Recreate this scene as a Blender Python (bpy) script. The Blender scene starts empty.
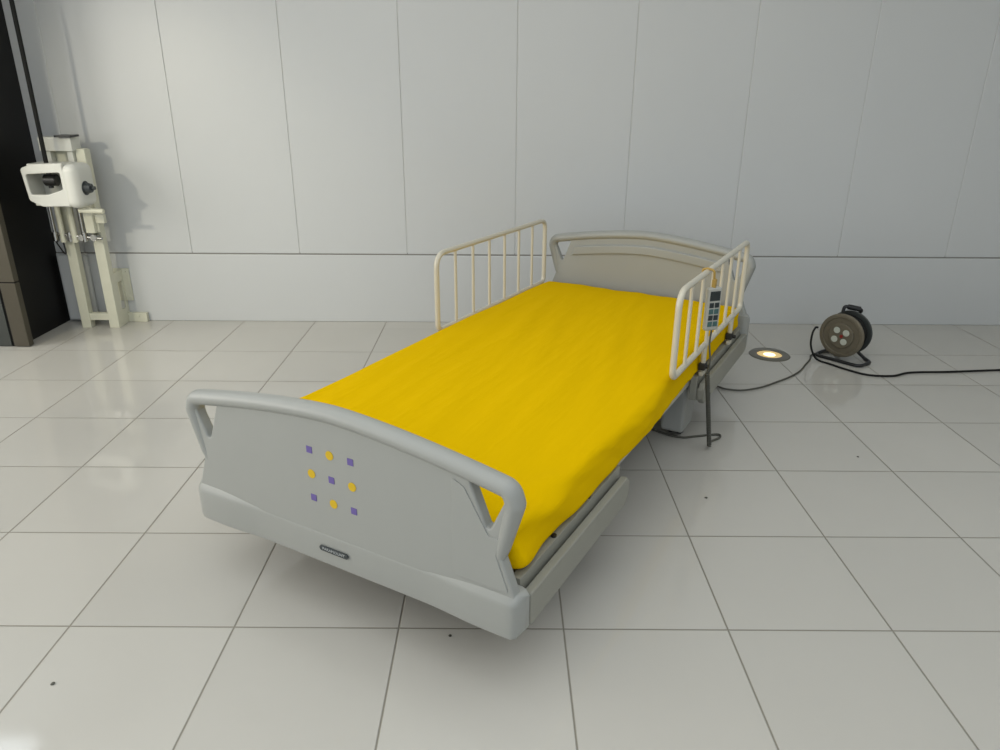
import bpy, bmesh, math, random
from mathutils import Vector, Matrix, noise
random.seed(4)
S = bpy.context.scene
C = S.collection
PI = math.pi

# ------------------------------------------------------------------ materials
def mat(name, col, rough=.5, metal=0, spec=.5, bump=0, bscale=60, var=0, vscale=8, sheen=0, coat=0, trans=0, emit=None, es=0):
    m = bpy.data.materials.new(name); m.use_nodes = True
    nt = m.node_tree; b = nt.nodes['Principled BSDF']
    b.inputs['Base Color'].default_value = (*col, 1)
    b.inputs['Roughness'].default_value = rough
    b.inputs['Metallic'].default_value = metal
    b.inputs['Specular IOR Level'].default_value = spec
    if sheen: b.inputs['Sheen Weight'].default_value = sheen
    if coat: b.inputs['Coat Weight'].default_value = coat
    if trans: b.inputs['Transmission Weight'].default_value = trans
    if emit:
        b.inputs['Emission Color'].default_value = (*emit, 1); b.inputs['Emission Strength'].default_value = es
    tc = nt.nodes.new('ShaderNodeTexCoord')
    if var:
        n = nt.nodes.new('ShaderNodeTexNoise'); n.inputs['Scale'].default_value = vscale; n.inputs['Detail'].default_value = 4
        r = nt.nodes.new('ShaderNodeMapRange'); r.inputs[3].default_value = 1-var; r.inputs[4].default_value = 1+var
        h = nt.nodes.new('ShaderNodeHueSaturation'); h.inputs['Color'].default_value = (*col, 1)
        nt.links.new(tc.outputs['Object'], n.inputs['Vector']); nt.links.new(n.outputs['Fac'], r.inputs[0])
        nt.links.new(r.outputs[0], h.inputs['Value']); nt.links.new(h.outputs[0], b.inputs['Base Color'])
    if bump:
        n = nt.nodes.new('ShaderNodeTexNoise'); n.inputs['Scale'].default_value = bscale; n.inputs['Detail'].default_value = 3
        bp = nt.nodes.new('ShaderNodeBump'); bp.inputs['Strength'].default_value = bump; bp.inputs['Distance'].default_value = .002
        nt.links.new(tc.outputs['Object'], n.inputs['Vector']); nt.links.new(n.outputs['Fac'], bp.inputs['Height'])
        nt.links.new(bp.outputs[0], b.inputs['Normal'])
    return m

M = {}
M['bed'] = mat('bed_plastic', (.34,.345,.32), .40, bump=.12, bscale=400, var=.02)
M['bedpanel'] = mat('bed_panel_plastic', (.29,.285,.24), .45, bump=.12, bscale=400, var=.02)
M['bedsteel'] = mat('bed_steel', (.46,.445,.385), .42, var=.03)
M['dark'] = mat('dark_steel', (.035,.033,.03), .5, metal=.3, var=.1)
M['cream'] = mat('rail_enamel', (.60,.56,.45), .32, coat=.3, var=.03)
M['white'] = mat('stand_enamel', (.66,.65,.52), .4, var=.06, vscale=20)
M['housing'] = mat('white_plastic', (.66,.66,.60), .35, var=.03)
M['chrome'] = mat('steel_rod', (.5,.5,.48), .25, metal=1, var=.1)
M['black'] = mat('black_enamel', (.012,.012,.012), .35, var=.1)
M['rubber'] = mat('rubber_cord', (.014,.014,.013), .7, spec=.2, var=.1)
M['grayrubber'] = mat('grey_rubber', (.085,.083,.065), .55, var=.1)
M['reelface'] = mat('reel_metal', (.17,.145,.10), .5, metal=.25, var=.12, vscale=30)
M['red'] = mat('red_plastic', (.3,.02,.015), .4, var=.05)
M['socket'] = mat('socket_plastic', (.55,.56,.47), .4, var=.05)
M['purple'] = mat('purple_print', (.14,.10,.32), .5, var=.03)
M['yellowdot'] = mat('yellow_print', (.66,.43,.005), .5, var=.03)
M['badge'] = mat('badge_plastic', (.035,.042,.045), .4, var=.05)
M['lettering'] = mat('silver_print', (.42,.44,.44), .4, var=.03)
M['handset'] = mat('handset_plastic', (.42,.42,.38), .4, var=.03)
M['teal'] = mat('teal_keypad', (.06,.13,.125), .4, var=.1)
M['screen'] = mat('black_display', (.02,.028,.03), .3, var=.05)
M['orange'] = mat('orange_hook', (.42,.27,.06), .5, var=.05)
M['metalframe'] = mat('brushed_frame', (.085,.075,.055), .42, metal=.4, var=.1, vscale=4)
M['metalgrey'] = mat('brushed_panel', (.06,.065,.06), .42, metal=.4, var=.1, vscale=4)
M['darkdoor'] = mat('dark_door', (.006,.0055,.005), .45, spec=.25, var=.1)
M['ring'] = mat('steel_ring', (.22,.21,.18), .35, metal=.7, var=.1)
M['lampglow'] = mat('lamp_glow', (.9,.6,.25), .4, emit=(1,.74,.32), es=.38)
M['bulb'] = mat('lamp_bulb', (.9,.8,.5), .4, emit=(1,.82,.42), es=2.6)
M['glass'] = mat('lamp_glass', (.9,.9,.85), .05, trans=1)
M['ceil'] = mat('ceiling_paint', (.72,.72,.70), .8, bump=.1, var=.02)
M['tube'] = mat('light_diffuser', (.9,.95,1), .4, emit=(.85,.93,1), es=5.0)
M['lampwhite'] = mat('lamp_enamel', (.7,.7,.7), .4, var=.02)

# sheet
def sheet_mat():
    m = mat('yellow_cotton', (.76,.475,.0), .95, spec=.03)
    nt = m.node_tree; b = nt.nodes['Principled BSDF']
    tc = nt.nodes.new('ShaderNodeTexCoord'); mp = nt.nodes.new('ShaderNodeMapping')
    mp.inputs['Scale'].default_value = (14, 1.6, 14)
    n = nt.nodes.new('ShaderNodeTexNoise'); n.inputs['Scale'].default_value = 1.6; n.inputs['Detail'].default_value = 3
    n2 = nt.nodes.new('ShaderNodeTexNoise'); n2.inputs['Scale'].default_value = 500
    bp = nt.nodes.new('ShaderNodeBump'); bp.inputs['Strength'].default_value = .7; bp.inputs['Distance'].default_value = .008
    b2 = nt.nodes.new('ShaderNodeBump'); b2.inputs['Strength'].default_value = .15; b2.inputs['Distance'].default_value = .001
    L = nt.links.new
    L(tc.outputs['Object'], mp.inputs[0]); L(mp.outputs[0], n.inputs['Vector']); L(tc.outputs['Object'], n2.inputs['Vector'])
    L(n.outputs['Fac'], bp.inputs['Height']); L(n2.outputs['Fac'], b2.inputs['Height']); L(bp.outputs[0], b2.inputs['Normal']); L(b2.outputs[0], b.inputs['Normal'])
    return m
M['sheet'] = sheet_mat()

TILE = .42
def floor_mat():
    m = bpy.data.materials.new('glazed_floor_tiles'); m.use_nodes = True
    nt = m.node_tree; N = nt.nodes.new; L = nt.links.new; b = nt.nodes['Principled BSDF']
    tc = N('ShaderNodeTexCoord'); sp = N('ShaderNodeSeparateXYZ'); L(tc.outputs['Object'], sp.inputs[0])
    def mth(op, a, bb=None, c=None):
        n = N('ShaderNodeMath'); n.operation = op
        for i, v in enumerate((a, bb, c)):
            if v is None: continue
            if isinstance(v, (int, float)): n.inputs[i].default_value = v
            else: L(v, n.inputs[i])
        return n.outputs[0]
    u = mth('DIVIDE', mth('ADD', sp.outputs[0], 1.9341), TILE)
    v = mth('DIVIDE', mth('ADD', sp.outputs[1], -1.4942), TILE)
    def edge(t):
        f = mth('FRACT', t); return mth('MINIMUM', f, mth('SUBTRACT', 1, f))
    d = mth('MINIMUM', edge(u), edge(mth('MINIMUM', v, 5.5)))
    g = N('ShaderNodeMapRange'); g.interpolation_type = 'SMOOTHSTEP'
    g.inputs[1].default_value = .002; g.inputs[2].default_value = .0085; L(d, g.inputs[0])
    cb = N('ShaderNodeCombineXYZ'); L(mth('FLOOR', u), cb.inputs[0]); L(mth('FLOOR', v), cb.inputs[1])
    wn = N('ShaderNodeTexWhiteNoise'); wn.noise_dimensions = '2D'; L(cb.outputs[0], wn.inputs['Vector'])
    ns = N('ShaderNodeTexNoise'); ns.inputs['Scale'].default_value = 2.2; ns.inputs['Detail'].default_value = 5; L(tc.outputs['Object'], ns.inputs['Vector'])
    val = mth('ADD', mth('MULTIPLY', wn.outputs['Value'], .05), mth('MULTIPLY', ns.outputs['Fac'], .08))
    val = mth('ADD', val, .94)
    h = N('ShaderNodeHueSaturation'); h.inputs['Color'].default_value = (.535, .515, .465, 1); L(val, h.inputs['Value'])
    mx = N('ShaderNodeMix'); mx.data_type = 'RGBA'; mx.inputs[6].default_value = (.24, .222, .18, 1)
    L(g.outputs[0], mx.inputs[0]); L(h.outputs[0], mx.inputs[7]); L(mx.outputs[2], b.inputs['Base Color'])
    rr = N('ShaderNodeMapRange'); rr.inputs[3].default_value = .7; rr.inputs[4].default_value = .08; L(g.outputs[0], rr.inputs[0]); L(rr.outputs[0], b.inputs['Roughness'])
    bp = N('ShaderNodeBump'); bp.inputs['Strength'].default_value = .6; bp.inputs['Distance'].default_value = .002; L(g.outputs[0], bp.inputs['Height'])
    n3 = N('ShaderNodeTexNoise'); n3.inputs['Scale'].default_value = 3.5; n3.inputs['Detail'].default_value = 1; L(tc.outputs['Object'], n3.inputs['Vector'])
    b2 = N('ShaderNodeBump'); b2.inputs['Strength'].default_value = .05; b2.inputs['Distance'].default_value = .004; L(n3.outputs['Fac'], b2.inputs['Height'])
    L(bp.outputs[0], b2.inputs['Normal']); L(b2.outputs[0], b.inputs['Normal'])
    b.inputs['Specular IOR Level'].default_value = .5
    return m
M['floor'] = floor_mat()
M['wall'] = mat('wall_panel_enamel', (.60,.61,.60), .34, bump=.08, bscale=3, var=.025, vscale=1.3)
M['gap'] = mat('gap_dark', (.26,.25,.225), .8, var=.05)
M['groove'] = mat('groove_dark', (.62,.62,.59), .8, var=.05)

# ------------------------------------------------------------------ mesh helpers
def obj(name, bm, m, parent=None, smooth=40):
    me = bpy.data.meshes.new(name)
    bmesh.ops.recalc_face_normals(bm, faces=bm.faces)
    bm.to_mesh(me); bm.free()
    for x in (m if isinstance(m, (list, tuple)) else [m]): me.materials.append(x)
    o = bpy.data.objects.new(name, me); C.objects.link(o)
    if smooth:
        for p in me.polygons: p.use_smooth = True
        me.set_sharp_from_angle(angle=math.radians(smooth))
        if name != 'mattress':
            w = o.modifiers.new('normals', 'WEIGHTED_NORMAL'); w.keep_sharp = True
    if parent: o.parent = parent
    return o
def tag(o, label=None, cat=None, group=None, kind=None):
    if label: o['label'] = label
    if cat: o['category'] = cat
    if group: o['group'] = group
    if kind: o['kind'] = kind
    return o
def thing(name, label, cat, loc=(0,0,0), rz=0, group=None):
    o = bpy.data.objects.new(name, None); C.objects.link(o); o.location = loc; o.rotation_euler = (0,0,rz)
    o.empty_display_size = .1
    return tag(o, label, cat, group)
def NB(): return bmesh.new()
def merge(bm, b2, mi=0):
    me = bpy.data.meshes.new('t'); b2.to_mesh(me); b2.free()
    for p in me.polygons: p.material_index = mi
    bm.from_mesh(me); bpy.data.meshes.remove(me)
def box(bm, lo, hi, bev=.003, seg=2, mi=0, rot=None):
    b = NB(); lo = Vector(lo); hi = Vector(hi); c = (lo+hi)/2; d = hi-lo
    bmesh.ops.create_cube(b, size=1, matrix=Matrix.Diagonal((*d, 1)))
    if bev: bmesh.ops.bevel(b, geom=b.edges[:], offset=min(bev, min(d)*.45), segments=seg, affect='EDGES', profile=.5)
    mt = Matrix.Translation(c)
    if rot: mt = mt @ rot
    bmesh.ops.transform(b, matrix=mt, verts=b.verts)
    merge(bm, b, mi)
def cyl(bm, p0, p1, r, r2=None, seg=24, bev=.0, mi=0):
    b = NB(); p0 = Vector(p0); p1 = Vector(p1); d = p1-p0
    bmesh.ops.create_cone(b, cap_ends=True, segments=seg, radius1=r, radius2=r if r2 is None else r2, depth=d.length)
    if bev:
        es = [e for e in b.edges if any(len(f.verts) > 4 for f in e.link_faces)]
        bmesh.ops.bevel(b, geom=es, offset=bev, segments=2, affect='EDGES')
    q = Vector((0,0,1)).rotation_difference(d.normalized()).to_matrix().to_4x4()
    bmesh.ops.transform(b, matrix=Matrix.Translation((p0+p1)/2) @ q, verts=b.verts)
    merge(bm, b, mi)
def fillet(pts, r, n=6, closed=False):
    pts = [Vector(p) for p in pts]; out = []; N = len(pts)
    for i, p in enumerate(pts):
        if not closed and i in (0, N-1): out.append(p); continue
        a = pts[i-1]-p; b = pts[(i+1) % N]-p
        rr = r[i] if isinstance(r, (list, tuple)) else r
        la, lb = a.length, b.length; a.normalize(); b.normalize()
        ang = a.angle(b)
        if ang > PI-.02 or rr <= 0: out.append(p); continue
        t = min(rr/math.tan(ang/2), la*.49, lb*.49)
        A, B = p+a*t, p+b*t
        for k in range(n+1):
            s = k/n; out.append(A*(1-s)**2 + p*2*s*(1-s) + B*s*s)
    return out
def sweep(bm, pts, r, seg=12, closed=False, r2=None, up=None, mi=0, rf=None):
    pts = [Vector(p) for p in pts]; N = len(pts); rings = []
    up = Vector(up) if up else None
    prev = None
    for i in range(N):
        if closed: t = pts[(i+1) % N]-pts[i-1]
        else: t = pts[min(i+1, N-1)]-pts[max(i-1, 0)]
        t.normalize()
        if up is not None: x = up.copy()
        elif prev is None: x = Vector((0,0,1)) if abs(t.z) < .9 else Vector((1,0,0))
        else: x = prev
        x = x - t*x.dot(t); x.normalize(); prev = x; y = t.cross(x)
        ring = []; q = rf(pts[i]) if rf else 1
        for k in range(seg):
            a = 2*PI*k/seg
            ring.append(bm.verts.new(pts[i] + x*math.cos(a)*(r2 if r2 else r)*q + y*math.sin(a)*r*q))
        rings.append(ring)
    for i in range(N if closed else N-1):
        A, B = rings[i], rings[(i+1) % N]
        for k in range(seg):
            f = bm.faces.new((A[k], A[(k+1) % seg], B[(k+1) % seg], B[k])); f.material_index = mi
    if not closed:
        for q in (rings[0], rings[-1]):
            f = bm.faces.new(q); f.material_index = mi
def smoothpath(pts, n=8):
    P = [Vector(p) for p in pts]; P = [P[0]*2-P[1]] + P + [P[-1]*2-P[-2]]; out = []
    for i in range(1, len(P)-2):
        a, b, c, d = P[i-1:i+3]
        for k in range(n):
            t = k/n
            out.append(.5*((2*b)+(c-a)*t+(2*a-5*b+4*c-d)*t*t+(3*b-a-3*c+d)*t**3))
    out.append(P[-2]); return out
def plate(loops, depth, bev, mapf):
    """filled outline(s) with holes in (a,b), extruded; mapf(a,b,c)->xyz with c in 0..depth"""
    cu = bpy.data.curves.new('c', 'CURVE'); cu.dimensions = '2D'; cu.fill_mode = 'BOTH'
    cu.extrude = depth/2-bev; cu.bevel_depth = bev; cu.bevel_resolution = 2; cu.offset = -bev
    for lp in loops:
        s = cu.splines.new('POLY'); s.points.add(len(lp)-1)
        for i, p in enumerate(lp): s.points[i].co = (p[0], p[1], 0, 1)
        s.use_cyclic_u = True
    o = bpy.data.objects.new('tmpcurve', cu); C.objects.link(o)
    dg = bpy.context.evaluated_depsgraph_get(); dg.update()
    me = bpy.data.meshes.new_from_object(o.evaluated_get(dg))
    bm = NB(); bm.from_mesh(me)
    bpy.data.objects.remove(o); bpy.data.curves.remove(cu); bpy.data.meshes.remove(me)
    bmesh.ops.remove_doubles(bm, verts=bm.verts, dist=.00005)
    for v in bm.verts: v.co = Vector(mapf(v.co.x, v.co.y, v.co.z+depth/2))
    for f in bm.faces: f.material_index = 0
    return bm
def text_bm(txt, size, depth, mapf):
    cu = bpy.data.curves.new('t', 'FONT'); cu.body = txt; cu.size = size; cu.align_x = 'CENTER'; cu.align_y = 'CENTER'; cu.extrude = depth/2
    o = bpy.data.objects.new('tmptext', cu); C.objects.link(o)
    dg = bpy.context.evaluated_depsgraph_get(); dg.update()
    me = bpy.data.meshes.new_from_object(o.evaluated_get(dg)); bm = NB(); bm.from_mesh(me)
    bpy.data.objects.remove(o); bpy.data.curves.remove(cu); bpy.data.meshes.remove(me)
    for v in bm.verts: v.co = Vector(mapf(v.co.x, v.co.y, v.co.z))
    return bm
def sstep(x, a, b):
    t = max(0, min(1, (x-a)/(b-a))); return t*t*(3-2*t)

# ------------------------------------------------------------------ the room
WY = 4.135; CZ = 2.75
X0, X1, Y0 = -4.6, 4.2, -3.4
def struct(name, bm, m, smooth=40, parent=None): return tag(obj(name, bm, m, parent, smooth), kind='structure')
b = NB(); box(b, (X0-.1, Y0-.1, -.1), (X1+.1, WY+.3, 0), 0); struct('floor', b, M['floor'], 0)
# back wall: backing + panels with narrow joints, low plinth under a shadow gap
b = NB()
box(b, (X0, WY+.0035, 0), (X1, WY+.2, CZ), 0, mi=1)
xs = [-2.383+.6161*i for i in range(-4, 12)]
for i in range(len(xs)-1):
    lo, hi = max(xs[i], X0)+.0016, min(xs[i+1], X1)-.0016
    if hi > lo: box(b, (lo, WY, .4045), (hi, WY+.0125, CZ-.001), .0016, 1)
box(b, (X0, WY+.0028, .390), (X1, WY+.0036, .412), 0, mi=2)
struct('wall_back', b, [M['wall'], M['groove'], M['gap']], 0)
b = NB(); box(b, (X0, WY-.006, .0), (X1, WY+.003, .3978), .004, 2); struct('trim_1', b, M['wall'], 20)
b = NB(); box(b, (X1, Y0, 0), (X1+.1, WY+.2, CZ), 0); struct('wall_right', b, M['wall'])
b = NB()   # left wall with a window opening
box(b, (X0-.1, Y0, 0), (X0, WY+.2, .7), 0); box(b, (X0-.1, Y0, 2.5), (X0, WY+.2, CZ), 0)
box(b, (X0-.1, Y0, .7), (X0, -1.6, 2.5), 0); box(b, (X0-.1, 3.2, .7), (X0, WY+.2, 2.5), 0)
struct('wall_left', b, M['wall'])
b = NB()   # rear wall with a wide glazed opening
box(b, (X0, Y0-.1, 0), (X1, Y0, .3), 0); box(b, (X0, Y0-.1, 2.6), (X1, Y0, CZ), 0)
box(b, (X0, Y0-.1, .3), (-3.2, Y0, 2.6), 0); box(b, (2.8, Y0-.1, .3), (X1, Y0, 2.6), 0)
struct('wall_rear', b, M['wall'])
b = NB(); box(b, (X0-.1, Y0-.1, CZ), (X1+.1, WY+.3, CZ+.1), 0); struct('ceiling', b, M['ceil'], 0)
def winframe(name, lo, hi, axis, nm):
    b = NB(); t = .05
    x0, z0 = lo; x1, z1 = hi
    def bb(a0, c0, a1, c1):
        if axis == 'x': box(b, (X0-.08, a0, c0), (X0-.02, a1, c1), .004)
        else: box(b, (a0, Y0-.08, c0), (a1, Y0-.02, c1), .004)
    bb(x0, z0, x0+t, z1); bb(x1-t, z0, x1, z1); bb(x0+t, z0, x1-t, z0+t); bb(x0+t, z1-t, x1-t, z1)
    for k in range(1, nm):
        xm = x0+(x1-x0)*k/nm; bb(xm-t/2, z0+t, xm+t/2, z1-t)
    struct(name, b, M['metalgrey'])
winframe('window_1', (-1.6, .7), (3.2, 2.5), 'x', 4)
winframe('window_2', (-3.2, .3), (2.8, 2.6), 'y', 5)

# dark doorway with a steel jamb at the left corner
b = NB()
box(b, (-3.4, 3.67, 0), (-2.548, WY, CZ), 0)
struct('door_1', b, M['darkdoor'], 0)
b = NB()
box(b, (-2.572, 3.64, .004), (-2.492, 3.68, .345), .003, mi=0)
box(b, (-2.572, 3.64, .351), (-2.492, 3.68, CZ-.01), .003, mi=0)
box(b, (-3.3, 3.645, .004), (-2.588, 3.68, .345), .003, mi=1)
box(b, (-3.3, 3.645, .351), (-2.588, 3.68, CZ-.01), .003, mi=1)
box(b, (-3.3, 3.652, .0), (-2.5, 3.67, CZ-.01), 0, mi=2)
struct('trim_2', b, [M['metalframe'], M['metalgrey'], M['darkdoor']])

# ceiling light fittings (out of frame; one is mirrored in the floor tiles)
def ceiling_light(x, y, w, d):
    t = thing('ceiling_light', 'white square-edged ceiling light panel above the tiled floor', 'ceiling light', (x, y, CZ), 0, 'ceiling light panels')
    b = NB()
    for lo, hi in (((-w/2,-d/2,-.05),(w/2,-d/2+.03,0)), ((-w/2,d/2-.03,-.05),(w/2,d/2,0)), ((-w/2,-d/2+.03,-.05),(-w/2+.03,d/2-.03,0)), ((w/2-.03,-d/2+.03,-.05),(w/2,d/2-.03,0))): box(b, lo, hi, .003)
    obj('housing', b, M['lampwhite'], t)
    b = NB(); box(b, (-w/2+.03,-d/2+.03,-.045), (w/2-.03,d/2-.03,-.02), .002); obj('diffuser', b, M['tube'], t)
ceiling_light(-3.47, 3.25, 1.0, .72)

# ------------------------------------------------------------------ the bed
A = -.517
nx, ny = math.cos(A), math.sin(A)
OB = Vector((-.39097, 1.49858, 0))
def bw(u, s, z): return OB + Vector((nx*u - ny*s, ny*u + nx*s, z))
bed = thing('hospital_bed', 'grey-ivory adjustable hospital bed with curved head and foot boards on a tiled floor', 'bed', OB, A)

def board(name, s0, dz, face, front):
    """s0: plane of the face at the camera side, dz: extra height, face=-1 outside toward camera"""
    Z0 = .176; TH = .03
    sh = .28+dz
    def arc(u): return .589+dz-.058*(abs(u)/.475)**1.55
    # panel
    out = [(-.488, Z0+.01), (.488, Z0+.01), (.488, sh), (.452, .375+dz), (.474, .50+dz)]
    for k in range(31):
        u = .468-.936*k/30; out.append((u, arc(u)-.004))
    out += [(-.474, .50+dz), (-.452, .375+dz), (-.488, sh)]
    out3 = [(p.x, p.y) for p in fillet([(x, y, 0) for x, y in out], .012, 4, True)]
    holes = []
    for sg in (1, -1):
        h = [(sg*.372, .548+dz), (sg*.459, .517+dz), (sg*.4585, .50+dz), (sg*.4275, .432+dz), (sg*.4185, .432+dz)]
        holes.append([(p.x, p.y) for p in fillet([(x, y, 0) for x, y in h], .008, 4, True)])
    bm = plate([out3]+holes, TH, .006, lambda a_, b_, c: (a_, s0+c, b_))
    p = obj(name, bm, M['bed'], bed)
    # grip rail round the top
    bm = NB()
    path = [(.436, .33+dz), (.4525, .39+dz), (.480, .50+dz)]
    pk = [(.470-.94*k/24, None) for k in range(25)]
    path += [(u, arc(u)) for u, _ in pk]
    path += [(-.480, .50+dz), (-.4525, .39+dz), (-.436, .33+dz)]
    pts = [Vector((u, s0+TH*.5, z)) for u, z in path]
    rr = [0]*len(pts); rr[3] = rr[-4] = .035; rr[2] = rr[-3] = .01
    pts = fillet(pts, rr, 8)
    zc = .375+dz
    sweep(bm, pts, .0205, 20, up=(0,1,0), r2=.025, rf=lambda q: .45+.55*sstep(q.z, zc-.03, zc+.05))
    obj('grip_rail', bm, M['bed'], p, 60)
    # bumper
    bm = NB(); rings = []; n = 80
    sgn = -1 if front else 1            # outside direction
    base = s0 if front else s0+TH
    inner = (TH+.014)
    for k in range(n+1):
        u = -.506+1.012*k/n
        e = min(.506-abs(u), .03); rc = .03-math.sqrt(max(0, .03**2-(.03-e)**2))   # corner round
        pr_ = .0012+.009*sstep(abs(u), .24, .42)
        zb = Z0-.004+rc*.7
        o = pr_-rc*.9
        sec = [(-inner+rc*.3, zb), (o-.006, zb), (o, zb+.008), (o, sh-.024), (o-.002, sh-.012), (o-.013, sh+.004-rc*.3), (-inner+rc*.3, sh+.002-rc*.3)]
        rings.append([bm.verts.new((u, base+sgn*s, z)) for s, z in sec])
    for i in range(n):
        for k in range(7): bm.faces.new((rings[i][k], rings[i][(k+1) % 7], rings[i+1][(k+1) % 7], rings[i+1][k]))
    bm.faces.new(rings[0]); bm.faces.new(rings[-1])
    obj('bumper', bm, M['bed'], p, 50)
    # moulded band on the side facing the mattress
    ins = s0+TH if front else s0
    sg = 1 if front else -1
    bnd = [(u, arc(u)-.047) for u in [-.352+.704*k/24 for k in range(25)]] + [(u, arc(u)-.088) for u in [.372-.744*k/24 for k in range(25)]]
    bnd = [(q.x, q.y) for q in fillet([(x, y, 0) for x, y in bnd], .004, 3, True)]
    bm = plate([bnd], .014, .005, lambda a_, b_, c: (a_, ins+sg*(c-.004), b_))
    obj('moulded_band', bm, M['bed'], p)
    return p
foot = board('footboard', 0, 0, -1, True)
head = board('headboard', 2.152, .067, -1, False)
# vertical crease near the ends of the footboard: thin raised end fields
for sg in (1,):
    o_ = [(sg*.335, .288), (sg*.474, .288), (sg*.443, .372), (sg*.452, .415), (sg*.425, .415), (sg*.366, .515), (sg*.335, .53)]
    if sg < 0: o_ = o_[::-1]
    o_ = [(q.x, q.y) for q in fillet([(x, y, 0) for x, y in o_], .006, 3, True)]
    bm = plate([o_], .005, .0012, lambda a_, b_, c: (a_, -.0024+c, b_))
    obj('end_field', bm, M['bed'], foot)
# printed squares and dots
for r in range(3):
    for c in range(3):
        u = -.066+.0625*c; z = .4895-.0648*r
        bm = NB()
        if (r+c) % 2 == 0: box(bm, (u-.0087, -.0012, z-.0087), (u+.0087, .0003, z+.0087), .0003, 1); obj('printed_square', bm, M['purple'], foot, 30)['label'] = 'purple printed square'
        else: cyl(bm, (u, -.0012, z), (u, .0003, z), .0115, seg=24); obj('printed_dot', bm, M['yellowdot'], foot, 30)['label'] = 'yellow printed dot'
# maker's badge (lies on the thin middle of the bumper)
cap = []
for k in range(13):
    t = -PI/2+PI*k/12; cap.append((.0385+.0075*math.cos(t), .0075*math.sin(t)))
for k in range(13):
    t = PI/2+PI*k/12; cap.append((-.0385+.0075*math.cos(t), .0075*math.sin(t)))
BU, BZ = -.0135, .2235
bm = plate([cap], .003, .0008, lambda a_, b_, c: (BU+a_, -.0055+c, BZ+b_))
bd = obj('badge', bm, M['badge'], foot); bd['label'] = 'dark capsule badge'
bm = text_bm('PARAMOUNT', .0108, .0006, lambda x, y, z: (BU+x*1.08, -.0057+z*-1, BZ+y))
merge_t = NB(); merge(merge_t, bm); 
me_obj = obj('badge_lettering', merge_t, M['lettering'], foot, 0)

# deck and side panels
bm = NB()
for sg in (1, -1):
    a, c = sorted((sg*.415, sg*.447)); box(bm, (a, .045, .250), (c, 2.148, .292), .005)
for s in (.06, .62, 1.05, 1.5, 2.1): box(bm, (-.42, s-.02, .252), (.42, s+.02, .288), .004)
obj('deck_frame', bm, M['bedsteel'], bed)
bm = NB(); box(bm, (-.44, .06, .2905), (.44, 2.12, .3005), .003); obj('deck_panel', bm, M['dark'], bed)
for s0, s1 in ((.0445, .655), (1.43, 2.147)):
    for sg in (1, -1):
        z1 = .268
        o_ = [(s0, .183), (s1-.03, .183), (s1, .21), (s1, .245), (s1-.02, z1), (s0, z1)] if s0 < 1 else [(s0+.03, .183), (s1, .183), (s1, .24), (s1, z1), (s0+.02, z1), (s0, .245), (s0, .21)]
        o_ = [(q.x, q.y) for q in fillet([(x, y, 0) for x, y in o_], .008, 3, True)]
        bm = plate([o_], .022, .004, lambda a_, b_, c, sg=sg: (sg*(.483+c), a_, b_))
        box(bm, tuple((min(sg*.468, sg*.485), s0+.01, .200)), (max(sg*.468, sg*.485), s1-.03, .245), 0)
        box(bm, (min(sg*.452, sg*.477), s0+.002, .20), (max(sg*.452, sg*.477), s1-.012, .2955), .002)
        obj('side_panel', bm, M['bedpanel'], bed)
for s in (.23, .435):
    bm = NB(); cyl(bm, (.468, s, .29), (.468, s, .3005), .007, seg=16); obj('bolt', bm, M['black'], bed)
# chassis
bm = NB()
for sg in (1, -1): box(bm, (sg*.27-.02, .3, .11), (sg*.27+.02, 1.68, .15), .004)
for s in (.42, 1.0, 1.55): box(bm, (-.29, s-.02, .115), (.29, s+.02, .145), .004)
obj('base_frame', bm, M['bedsteel'], bed)
for s in (.56, 1.28):
    for sg in (1, -1):
        bm = NB()
        sweep(bm, [(sg*.27, s, .13), (sg*.27, s+.16, .27)], .014, 12)
        cyl(bm, (sg*.27-.026, s, .13), (sg*.27+.026, s, .13), .022)
        obj('lift_link', bm, M['dark'], bed)
bm = NB(); cyl(bm, (0, .75, .17), (0, 1.2, .21), .03, seg=20); box(bm, (-.06, .6, .145), (.06, .78, .23), .01)
obj('lift_motor', bm, M['bedsteel'], bed)
for s in (.42, 1.55):
    for sg in (1, -1):
        cx = sg*(.385 if s > 1 else .30)
        bm = NB()
        box(bm, (cx-.046, s-.07, .028), (cx+.046, s+.07, .249), .014, 3)
        box(bm, (min(cx, sg*.27), s-.02, .115), (max(cx, sg*.27), s+.02, .145), .003)
        o = obj('caster_housing', bm, M['bed'], bed)
        bm = NB(); cyl(bm, (cx-.03, s, .045), (cx-.008, s, .045), .045, seg=32, bev=.005); cyl(bm, (cx+.008, s, .045), (cx+.03, s, .045), .045, seg=32, bev=.005)
        cyl(bm, (cx-.01, s, .045), (cx+.01, s, .045), .012); box(bm, (cx-.0075, s-.012, .045), (cx+.0075, s+.012, .09), .002)
        obj('wheel', bm, M['dark'], o)

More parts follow.
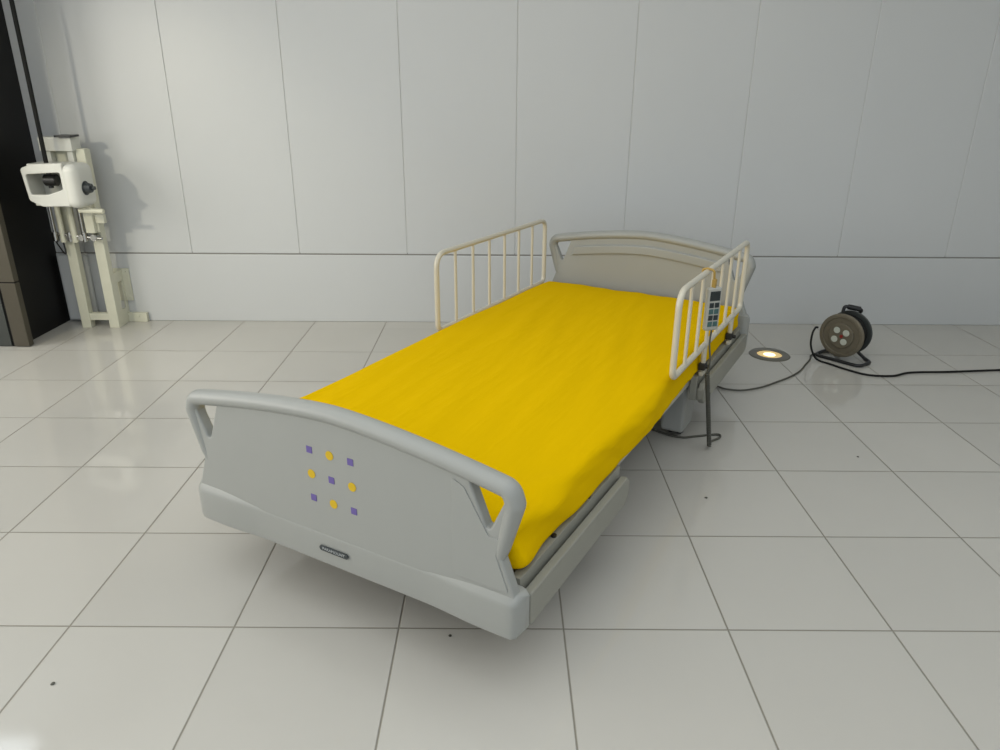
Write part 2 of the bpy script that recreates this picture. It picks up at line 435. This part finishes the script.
# ------------------------------------------------------------------ mattress in its yellow sheet
def mattress():
    U0, U1, S0_, S1_, ZB, ZT = -.466, .464, .052, 2.104, .3015, .399
    nu, ns, nz = 72, 260, 14
    bm = NB(); cache = {}
    def vert(i, j, k):
        key = (i, j, k)
        if key in cache: return cache[key]
        # even spacing, denser at the rims
        def ease(t): return .5-.5*math.cos(PI*t)*(.35)-(.5-t)*0 if False else t
        def rim(t, w, L):
            # push 30% of samples into the rim of width w
            q = w/L
            if t < .15: return t/.15*q
            if t > .85: return 1-(1-t)/.15*q
            return q+(t-.15)/.7*(1-2*q)
        u = U0+(U1-U0)*rim(i/nu, .07, U1-U0); s = S0_+(S1_-S0_)*rim(j/ns, .07, S1_-S0_); z = ZB+(ZT-ZB)*k/nz
        r = .024 if z > (ZB+ZT)/2 else .03
        cu = min(max(u, U0+r), U1-r); cs = min(max(s, S0_+r), S1_-r); cz = min(max(z, ZB+(.02 if r < .04 else r)), ZT-r)
        d = Vector((u-cu, s-cs, z-cz))
        if d.length > 1e-6:
            # onto the rounded box
            m = max(abs(d.x), abs(d.y), abs(d.z))
            rr = r if z > (ZB+ZT)/2 else r
            if z <= (ZB+ZT)/2: 
                dh = Vector((d.x, d.y, 0)); mm = max(abs(d.x), abs(d.y))
                if dh.length > 1e-6: dh = dh.normalized()*mm
                p = Vector((cu, cs, z))+dh
                t = (ZB+.016-z)/.016
                if t > 0 and dh.length > 1e-6: p -= dh.normalized()*.012*t*t
            else:
                p = Vector((cu, cs, cz))+d.normalized()*m
        else: p = Vector((u, s, z))
        un = (p.x-U0)/(U1-U0)*2-1; sn = (p.y-S0_)/(S1_-S0_)
        # top: gentle crown, long soft pull lines in the cloth
        wt = sstep(p.z, ZT-.04, ZT)
        ce = (1-un**4)*(1-(2*sn-1)**14)
        p.z += wt*(.016*ce)
        if p.x > .2: p.x += .016*math.exp(-((p.y-.8)/.38)**2)*sstep(p.x, .2, U1)
        if p.x < -.2: p.x -= .020*math.exp(-((p.y-1.25)/.95)**4)*sstep(-p.x, .2, -U0)
        q = noise.noise(Vector((p.x*7+p.y*1.2, p.y*1.0-p.x*.4, 3.1)))
        p.z += wt*.0045*q + wt*.0035*noise.noise(Vector((p.x*16+p.y*3, p.y*2.0, 9)))
        # sides: slight swags
        side = 1-sstep(p.z, ZT-.02, ZT+.002)
        edge = sstep(abs(un), .93, .99)
        if side > 0:
            w = .009*noise.noise(Vector((p.y*5, p.z*12, 1.7)))+.005*noise.noise(Vector((p.y*13+p.z*20, p.z*9, 5.7)))
            p.x += edge*side*w*(1 if un > 0 else -1)
            flare = (1-(p.z-ZB)/(ZT-ZB))
            p.x += edge*side*.006*flare*(1 if un > 0 else -1)
            # gathers at the foot corners
            g = sstep(.26-(p.y-S0_), 0, .26)
            ph = (p.y-S0_)*16+(p.z-ZB)*52
            p.x += edge*side*g*.008*math.sin(ph)*(1 if un > 0 else -1)
            if sn < .04:
                p.y += side*.0035*math.sin(p.x*38+(p.z-ZB)*40)*sstep(abs(un), .5, .9)
        # slack folds across the top near the foot corners
        g = sstep(abs(un), .55, .95)*sstep(.45-(p.y-S0_), 0, .45)*wt
        p.z += g*.007*math.sin((p.y-S0_)*30-abs(un)*20)
        v = bm.verts.new(p); cache[key] = v; return v
    def quad(a, b_, c, d): bm.faces.new((vert(*a), vert(*b_), vert(*c), vert(*d)))
    for i in range(nu):
        for j in range(ns):
            quad((i,j,nz),(i+1,j,nz),(i+1,j+1,nz),(i,j+1,nz)); quad((i,j,0),(i,j+1,0),(i+1,j+1,0),(i+1,j,0))
    for i in range(nu):
        for k in range(nz):
            quad((i,0,k),(i+1,0,k),(i+1,0,k+1),(i,0,k+1)); quad((i,ns,k),(i,ns,k+1),(i+1,ns,k+1),(i+1,ns,k))
    for j in range(ns):
        for k in range(nz):
            quad((0,j,k),(0,j,k+1),(0,j+1,k+1),(0,j+1,k)); quad((nu,j,k),(nu,j+1,k),(nu,j+1,k+1),(nu,j,k+1))
    return bm
mt = obj('mattress', mattress(), M['sheet'], None, 70)
mt.location = OB; mt.rotation_euler = (0,0,A)
tag(mt, 'long mattress wrapped in a bright yellow fitted sheet, lying on the bed', 'mattress')

# ------------------------------------------------------------------ side rails
def rail(label, u, sg, s0=1.115, s1=2.065, z0=.396, z1=.700):
    loc = bw(u, 0, 0)
    t = thing('bed_side_rail', label, 'bed rail', loc, A)
    bm = NB()
    sweep(bm, fillet([(0,s0,z0), (0,s0,z1), (0,s1,z1), (0,s1,z0)], [.03,.06,.045,.03], 8, True), .0105, 14, closed=True, up=(1,0,0))
    obj('rail_frame', bm, M['cream'], t, 60)
    for k in range(1, 7):
        s = s0+(s1-s0)*k/7
        bm = NB(); cyl(bm, (0, s, z0+.004), (0, s, z1-.004), .0062, seg=14); obj('bar', bm, M['cream'], t, 60)
    for s in (s0+.40, s1-.14):
        bm = NB(); cyl(bm, (0, s, .305), (0, s, z0-.004), .0095, seg=16)
        box(bm, (-.008, s-.02, .2965), (.008, s+.02, .312), .003)
        obj('mounting_post', bm, M['cream'], t, 60)
        bm = NB(); box(bm, (-.013, s-.018, .318), (.013, s+.018, .345), .004); cyl(bm, (sg*.011, s, .331), (sg*.026, s, .331), .008, seg=16, bev=.002)
        obj('clamp', bm, M['dark'], t, 60)
    return t
rail('cream tubular bed rail on the wall side of the yellow mattress', -.499, -1, 1.168, 2.105, .388, .694)
rail('cream tubular bed rail with the hand control hanging on it', .484, 1, 1.062, 2.015, .416, .703)

# ------------------------------------------------------------------ hand control hanging on the right rail
RC = bw(.484, 1.375, 0)
rc = thing('remote_control', 'grey handheld bed control with dark display, hung on the rail by an orange hook', 'remote control', RC, A)
# local: x outward from bed, y along bed, z up
bm = NB(); box(bm, (.014, -.027, .50), (.036, .027, .655), .008, 3)
rb = obj('handset', bm, M['handset'], rc)
rb.matrix_local = Matrix.Translation((.030,0,0)) @ Matrix.Rotation(-math.radians(42), 4, 'Z') @ Matrix.Translation((-.025,0,0))
for sd in (1, -1):
    xx = .0352 if sd > 0 else .0148
    bm = NB(); box(bm, (min(xx, xx+sd*.002), -.020, .608), (max(xx, xx+sd*.002), .020, .642), .001, 1); obj('display', bm, M['screen'], rb)
    for r in range(4):
        for c in (-1, 1):
            bm = NB(); box(bm, (min(xx, xx+sd*.0025), c*.0105-.0088, .516+r*.0225), (max(xx, xx+sd*.0025), c*.0105+.0088, .516+r*.0225+.018), .001, 1)
            obj('button', bm, M['teal' if (r+c) % 2 else 'screen'], rb)
bm = NB()
sweep(bm, fillet([(.028,0,.652), (.024,0,.712), (0,0,.7155), (-.0155,0,.712), (-.0155,0,.699)], [0,.012,.008,.008,0], 5), .0042, 10)
box(bm, (.021, -.010, .648), (.035, .010, .683), .004)
obj('hook', bm, M['orange'], rc)
def L2(u, s, z): # bed coords -> remote local
    return (u-.484, s-1.375, z)
pts = [L2(.514,1.405,.497), L2(.513,1.402,.44), L2(.522,1.40,.38), L2(.518,1.40,.33)]
P = smoothpath(pts, 10)
bm = NB(); sweep(bm, P, .0035, 10)
# coiled lower stretch hanging to the floor
n = 44*10; coil = []
top = Vector(L2(.518,1.40,.33)); bot = Vector(L2(.545,1.452,.02))
for k in range(n+1):
    t = k/n; c = top.lerp(bot, t); c.y += .03*math.sin(PI*t)*0; a = t*44*2*PI
    coil.append(c+Vector((.0065*math.cos(a), .0065*math.sin(a), 0)))
sweep(bm, coil, .0028, 8)
tail = smoothpath([L2(.545,1.452,.018), L2(.535,1.52,.006), L2(.555,1.57,.006), L2(.548,1.60,.006), L2(.52,1.585,.005), L2(.47,1.54,.005), L2(.42,1.50,.005), L2(.33,1.505,.005), L2(.2,1.55,.005), L2(.1,1.55,.005)], 8)
sweep(bm, tail, .0042, 10)
obj('cord', bm, M['grayrubber'], rc, 80)['label'] = 'coiled dark grey cord'

# ------------------------------------------------------------------ floor light
FL = (1.408, 3.585, 0)
fl = thing('recessed_floor_light', 'round uplight glowing warm yellow, set flush in the floor tiles', 'floor light', FL)
def lathe(bm, prof, seg=48, c=(0,0,0), mi=0):
    rings = [[bm.verts.new((c[0]+r*math.cos(2*PI*k/seg), c[1]+r*math.sin(2*PI*k/seg), c[2]+z)) for k in range(seg)] for r, z in prof]
    for i in range(len(rings)-1):
        for k in range(seg):
            f = bm.faces.new((rings[i][k], rings[i][(k+1) % seg], rings[i+1][(k+1) % seg], rings[i+1][k])); f.material_index = mi
    return rings
bm = NB(); rg = lathe(bm, [(.062,.001), (.064,.006), (.098,.006), (.104,.0008), (.062,.0008)]); obj('ring', bm, M['ring'], fl, 50)
bm = NB(); rg = lathe(bm, [(.0635,.0012), (.045,.002), (.03,.0022)]); bm.faces.new(rg[-1][::-1]); obj('reflector', bm, M['lampglow'], fl, 60)
bm = NB(); rg = lathe(bm, [(.030,.0024), (.02,.0034), (.006,.0038)]); bm.faces.new(rg[-1][::-1]); obj('bulb', bm, M['bulb'], fl, 60)

# ------------------------------------------------------------------ cable reel
RR = -math.radians(49)
RP = Vector((1.725, 3.505, 0))
reel = thing('cable_reel', 'round brown-faced extension cable reel on a black tube stand by the wall', 'cable reel', RP, RR)
CZr = .134; R_ = .112
def ring_y(bm, prof, seg=56, mi=0, cap=True):
    rings = [[bm.verts.new((r*math.cos(2*PI*k/seg), y, CZr+r*math.sin(2*PI*k/seg))) for k in range(seg)] for r, y in prof]
    for i in range(len(rings)-1):
        for k in range(seg):
            f = bm.faces.new((rings[i][k], rings[i][(k+1) % seg], rings[i+1][(k+1) % seg], rings[i+1][k])); f.material_index = mi
    if cap:
        for q in (rings[0], rings[-1]):
            f = bm.faces.new(q); f.material_index = mi
bm = NB(); ring_y(bm, [(.090,.002), (.094,-.004), (.107,-.004), (R_,0), (R_,.008), (.107,.012), (.05,.012)])
ff = obj('front_flange', bm, M['reelface'], reel, 50)
bm = NB(); ring_y(bm, [(.058,-.010), (.064,-.006), (.064,.001)]); sp = obj('socket_plate', bm, M['reelface'], ff, 50)
for k in range(4):
    a = math.radians(38+90*k); u = .034*math.cos(a); z = .034*math.sin(a)
    bm = NB(); cyl(bm, (u,-.0135,CZr+z), (u,-.009,CZr+z), .0165, seg=24, bev=.002)
    s_ = obj('socket', bm, M['socket'], reel)
    s_['label'] = 'pale socket outlet'
bm = NB(); cyl(bm, (0.006,-.014,CZr), (0.006,-.009,CZr), .0085, seg=20, bev=.001); obj('reset_button', bm, M['red'], reel)['label'] = 'red reset button'
for k in range(6):
    a = math.radians(20+60*k)
bm = NB(); ring_y(bm, [(.05,.0125), (.062,.0125), (.062,.088), (.05,.088)]); obj('drum', bm, M['black'], reel, 50)
bm = NB()   # wound cord
for lay in range(2):
    for k in range(11):
        y = .0175+.0073*k+lay*.0035
        if y > .085: continue
        seg = 40; rr = .085+lay*.006
        pts = [(rr*math.cos(2*PI*q/seg), y, CZr+rr*math.sin(2*PI*q/seg)) for q in range(seg)]
        sweep(bm, pts, .0036, 8, closed=True, up=(0,1,0))
ring_y(bm, [(.081,.0135), (.081,.087)])
obj('wound_cord', bm, M['rubber'], reel, 60)
bm = NB(); ring_y(bm, [(.05,.0885), (.107,.0885), (R_,.092), (R_,.099), (.107,.102), (.05,.102)]); obj('rear_flange', bm, M['metalgrey'], reel, 50)
bm = NB()
r0 = .0085
sweep(bm, fillet([(0,.114,CZr), (.0,.114,.06), (-.075,.125,r0), (-.105,.11,r0), (-.108,-.022,r0), (.125,-.022,r0), (.135,.08,r0), (.085,.122,r0), (.0,.120,.062)], [0,.02,.03,.02,.03,.035,.04,.02,0], 7), r0, 12)
cyl(bm, (0,.1025,CZr), (0,.124,CZr), .02)
obj('stand_frame', bm, M['black'], reel, 60)
bm = NB()
sweep(bm, fillet([(0,.114,CZr), (.005,.116,.215), (.040,.108,.258), (-.032,.055,.272), (-.034,.05,.240)], [0,.02,.016,.012,0], 7), .0085, 12)
sweep(bm, [(0.028,.100,.2600), (-.02,.065,.2695)], .0135, 14)
obj('handle', bm, M['black'], reel, 60)

# cords on the floor
def cordobj(pts, r, name, label, mm, n=10):
    bm = NB(); P = smoothpath(pts, n)
    base = Vector(P[0]); 
    sweep(bm, P, r, 10)
    return tag(obj(name, bm, mm, None, 80), label, 'cable')
z = .0055
cordobj([(1.640,3.592,.150), (1.625,3.585,.150), (1.603,3.56,.125), (1.60,3.55,.07), (1.612,3.525,.022), (1.628,3.49,z), (1.664,3.435,z), (1.722,3.348,z), (1.79,3.287,z), (1.90,3.278,z), (2.01,3.325,z), (2.209,3.338,z), (2.475,3.367,z), (2.9,3.40,z), (3.4,3.3,z)],
        .0052, 'power_cable', 'black rubber cable running from the cable reel off to the right', M['rubber'])
cordobj([(.70,3.05,z), (.85,3.12,z), (.99,3.138,z), (1.04,3.10,z), (1.11,3.085,z), (1.207,3.121,z), (1.30,3.185,z), (1.399,3.262,z), (1.475,3.34,z), (1.531,3.422,z), (1.585,3.50,z), (1.625,3.575,z), (1.70,3.62,z), (1.80,3.62,z)],
        .0042, 'extension_cord', 'thin grey-brown cord from under the bed to the cable reel', M['grayrubber'])

# ------------------------------------------------------------------ winch stand at the left
ST = Vector((-2.29, 3.98, 0))
st = thing('winch_stand', 'cream steel stand with a small white motor winch, in the corner by the dark doorway', 'winch', ST)
# local x right, y toward wall (+), z up
bm = NB()
FR = -.00
for x0, x1 in ((-.105,-.052), (.052,.108)):
    box(bm, (x0, FR, 0), (x1, FR+.045, .98), .003)
box(bm, (-.055, FR+.004, .045), (.055, FR+.04, .085), .002)
box(bm, (-.105, FR+.001, .90), (.1, FR+.044, .985), .003)
fr = obj('upright_frame', bm, M['white'], st)
# side cheek with window back to wall
out = [(.0446, 0), (.110, 0), (.147, .022), (.147, .31), (.0446, .31)]
hole = [(.070, .09), (.120, .09), (.120, .25), (.070, .25)]
bm = plate([out, hole[::-1]], .008, .001, lambda a_, b_, c: (.098+c, a_, b_)); obj('side_cheek', bm, M['white'], st)
bm = NB(); box(bm, (.0, .138, .125), (.145, .1475, .315), .002)
for x, zz in ((.125,.145), (.05,.29), (.125, .295)): cyl(bm, (x,.134,zz), (x,.139,zz), .006, seg=12)
obj('wall_plate', bm, M['white'], st)
bm = NB(); box(bm, (.0, .120, .0), (.215, .147, .055), .003); cyl(bm, (.165,.115,.035), (.165,.121,.035), .008, seg=12); obj('base_flange', bm, M['white'], st)
# guide rods
bm = NB()
for x, rr_, mm in ((-.125, .008, 'chrome'), (-.085, .014, 'white'), (-.02, .016, 'white'), (.03, .008, 'chrome')):
    bm = NB(); cyl(bm, (x, -.035, .50), (x, -.035, .74), rr_, seg=16); obj('guide_rod', bm, M[mm], st)
bm = NB()
sweep(bm, [(-.14,-.035,.545), (.125,-.035,.52)], .009, 12)
for x in (-.045, .02, .085): cyl(bm, (x,-.05,.525), (x,.0,.525), .018, seg=16, bev=.003)
for x in (-.125,-.045,.035): cyl(bm, (x,-.035,.505), (x,-.035,.555), .016, seg=16, bev=.003)
obj('cross_clamp', bm, M['chrome'], st)
# motor head: hollow guard on the left, solid rounded body on the right
GX = .112
prof = [(-.22,.745), (-.235,.905), (-.17,.925), (-.02,.93), (-.02,.715), (-.16,.715)]
prof = [(q.x,q.y) for q in fillet([(x,y,0) for x,y in prof], [.02,.02,.01,.002,.002,.04], 6, True)]
inner = [(-.205,.775), (-.214,.875), (-.04,.885), (-.04,.80), (-.12,.775)]
inner = [(q.x,q.y) for q in fillet([(x,y,0) for x,y in inner], .012, 5, True)]
bm = plate([prof, inner[::-1]], .02, .004, lambda a_, b_, c: (a_, -.215+c, b_))
bmesh.ops.translate(bm, vec=(0,0,0), verts=bm.verts)
box(bm, (-.21, -.197, .905), (-.02, -.06, .925), .005)        # top skin
box(bm, (-.205, -.197, .717), (-.02, -.06, .733), .005)       # bottom skin
box(bm, (-.215, -.08, .735), (-.02, -.06, .91), .005)         # back skin
box(bm, (-.226, -.205, .75), (-.214, -.06, .905), .004)
bmesh.ops.translate(bm, vec=(GX,0,0), verts=bm.verts)
obj('guard', bm, M['housing'], st)
bm = NB(); cyl(bm, (-.028,-.14,.903), (-.028,-.14,.80), .012, seg=24); cyl(bm, (-.05,-.14,.84), (.012,-.14,.84), .030, seg=24, bev=.003)
obj('spool', bm, M['black'], st)
b2 = NB(); box(b2, (.075, -.225, .705), (.160, -.05, .925), .040, 6); obj('motor_body', b2, M['housing'], st, 60)
bm = NB(); cyl(bm, (.148,-.16,.803), (.165,-.16,.803), .036, seg=28, bev=.004); cyl(bm, (.165,-.16,.803), (.190,-.16,.803), .028, .022, seg=28)
cyl(bm, (.190,-.16,.803), (.208,-.16,.803), .009, seg=14)
obj('shaft_knob', bm, M['badge'], st, 50)['label'] = 'dark metal shaft knob'
bm = NB(); box(bm, (-.04, -.06, .74), (.04, .004, .9), .004); box(bm, (.05,-.045,.55), (.10,.004,.72), .004); obj('motor_bracket', bm, M['white'], st)
bm = NB(); box(bm, (-.10, -.055, .975), (.07, .035, 1.045), .004); box(bm, (-.09,-.04,.91), (-.055,.0,.976), .003); box(bm, (.03,-.04,.90), (.06,.0,.976), .003)
obj('top_bracket', bm, M['housing'], st)
bm = NB(); box(bm, (.005, -.085, 1.0455), (.09, .0, 1.056), .002); obj('top_bar', bm, M['black'], st)
bm = NB(); box(bm, (.062, -.02, .55), (.112, -.001, .985), .003); obj('rear_plate', bm, M['white'], st)
bm = NB(); cyl(bm, (.095,-.15,.688), (.225,-.15,.684), .0125, seg=18, bev=.003); cyl(bm, (.125,-.15,.69), (.125,-.14,.73), .008); obj('hand_lever', bm, M['white'], st)
bm = NB(); box(bm, (.10,-.028,.60), (.15,-.0,.648), .003); obj('stop_plate', bm, M['white'], st)
bm = NB(); sweep(bm, fillet([(-.11,-.03,.54), (-.118,-.05,.50), (-.088,-.03,.41), (-.10,-.02,.52)], .01, 4), .004, 8); obj('loose_strap', bm, M['black'], st)
# rope up to the ceiling
bm = NB(); cyl(bm, (-2.318,3.84,.885), (-2.318,3.84,CZ), .0105, seg=12)
tag(obj('hoist_rope', bm, M['rubber'], None, 60), 'taut black rope rising vertically from the winch past the frame top', 'rope')
# thin service panel against the wall left of the stand
bm = NB(); box(bm, (-2.53, 4.085, .01), (-2.36, 4.128, .40), .02, 4)
tag(obj('panel_cover', bm, M['wall'], None), 'pale rounded cover box at the foot of the wall, behind the winch stand', 'cover')

# specks of grit on the tiles
for (x, y, r_), lab in zip(((.699, 2.141, .0055), (1.351, 2.445, .0045), (-.122, 1.466, .0045), (-1.026, 1.300, .005)),
        ('dark speck of grit on the tile right of the bed foot', 'faint dirt speck on the tile in front of the cable reel', 'dark speck of grit just in front of the footboard', 'faint dirt speck on the tile nearest the lower left corner')):
    bm = NB(); bmesh.ops.create_icosphere(bm, subdivisions=2, radius=r_)
    for v in bm.verts: v.co *= 1+.3*noise.noise(v.co*300+Vector((x, y, 0))); v.co.z *= .35
    o = obj('grit', bm, M['grayrubber'], None); o.location = (x, y, r_*.3); tag(o, lab, 'dirt')

# ------------------------------------------------------------------ camera
cam_d = bpy.data.cameras.new('camera'); cam = bpy.data.objects.new('camera', cam_d); C.objects.link(cam); S.camera = cam
p, roll, h = .3723, .0057, 3.0437*TILE
F = Vector((0, math.cos(p), -math.sin(p))); R0 = Vector((1,0,0)); U0 = R0.cross(F)
R = R0*math.cos(roll)+U0*math.sin(roll); U = U0*math.cos(roll)-R0*math.sin(roll)
mw = Matrix((R, U, -F)).transposed().to_4x4(); mw.translation = (0,0,h); cam.matrix_world = mw
cam_d.sensor_width = 36; cam_d.lens = 727.44*36/1000; cam_d.clip_start = .02

# ------------------------------------------------------------------ light
def area(name, loc, d, sx, sy, power, col):
    l = bpy.data.lights.new(name, 'AREA'); l.shape = 'RECTANGLE'; l.size = sx; l.size_y = sy; l.energy = power; l.color = col
    o = bpy.data.objects.new(name, l); C.objects.link(o); o.location = loc
    o.rotation_euler = Vector(d).to_track_quat('-Z', 'Y').to_euler(); return o
area('window_light_left', (X0+.03, .8, 1.6), (1,0,-.05), 4.6, 1.7, 104, (1,.96,.875))
area('window_light_rear', (-.2, Y0+.03, 1.45), (0,1,0), 5.8, 2.2, 30, (.78,.88,1))
area('ceiling_fill', (.3, .6, CZ-.02), (0,0,-1), 5, 4, 70, (.88,.94,1))  # broad cool fill added as ambient light; the ceiling is closed, no skylight
l = bpy.data.lights.new('spot_lamp', 'SPOT'); l.energy = 85; l.color = (1,.93,.74); l.spot_size = math.radians(46); l.spot_blend = .9; l.shadow_soft_size = .05
so = bpy.data.objects.new('spot_lamp', l); C.objects.link(so); so.location = (-3.0, 1.0, 1.95)
so.rotation_euler = (Vector((-1.75, 4.13, .45))-Vector(so.location)).to_track_quat('-Z', 'Y').to_euler()
w = bpy.data.worlds.new('daylight'); S.world = w; w.use_nodes = True
bg = w.node_tree.nodes['Background']; bg.inputs[0].default_value = (.75,.85,1,1); bg.inputs[1].default_value = .5

S.view_settings.view_transform = 'Standard'; S.view_settings.look = 'None'
S.view_settings.exposure = 0; S.view_settings.gamma = 1; S.view_settings.use_curve_mapping = False
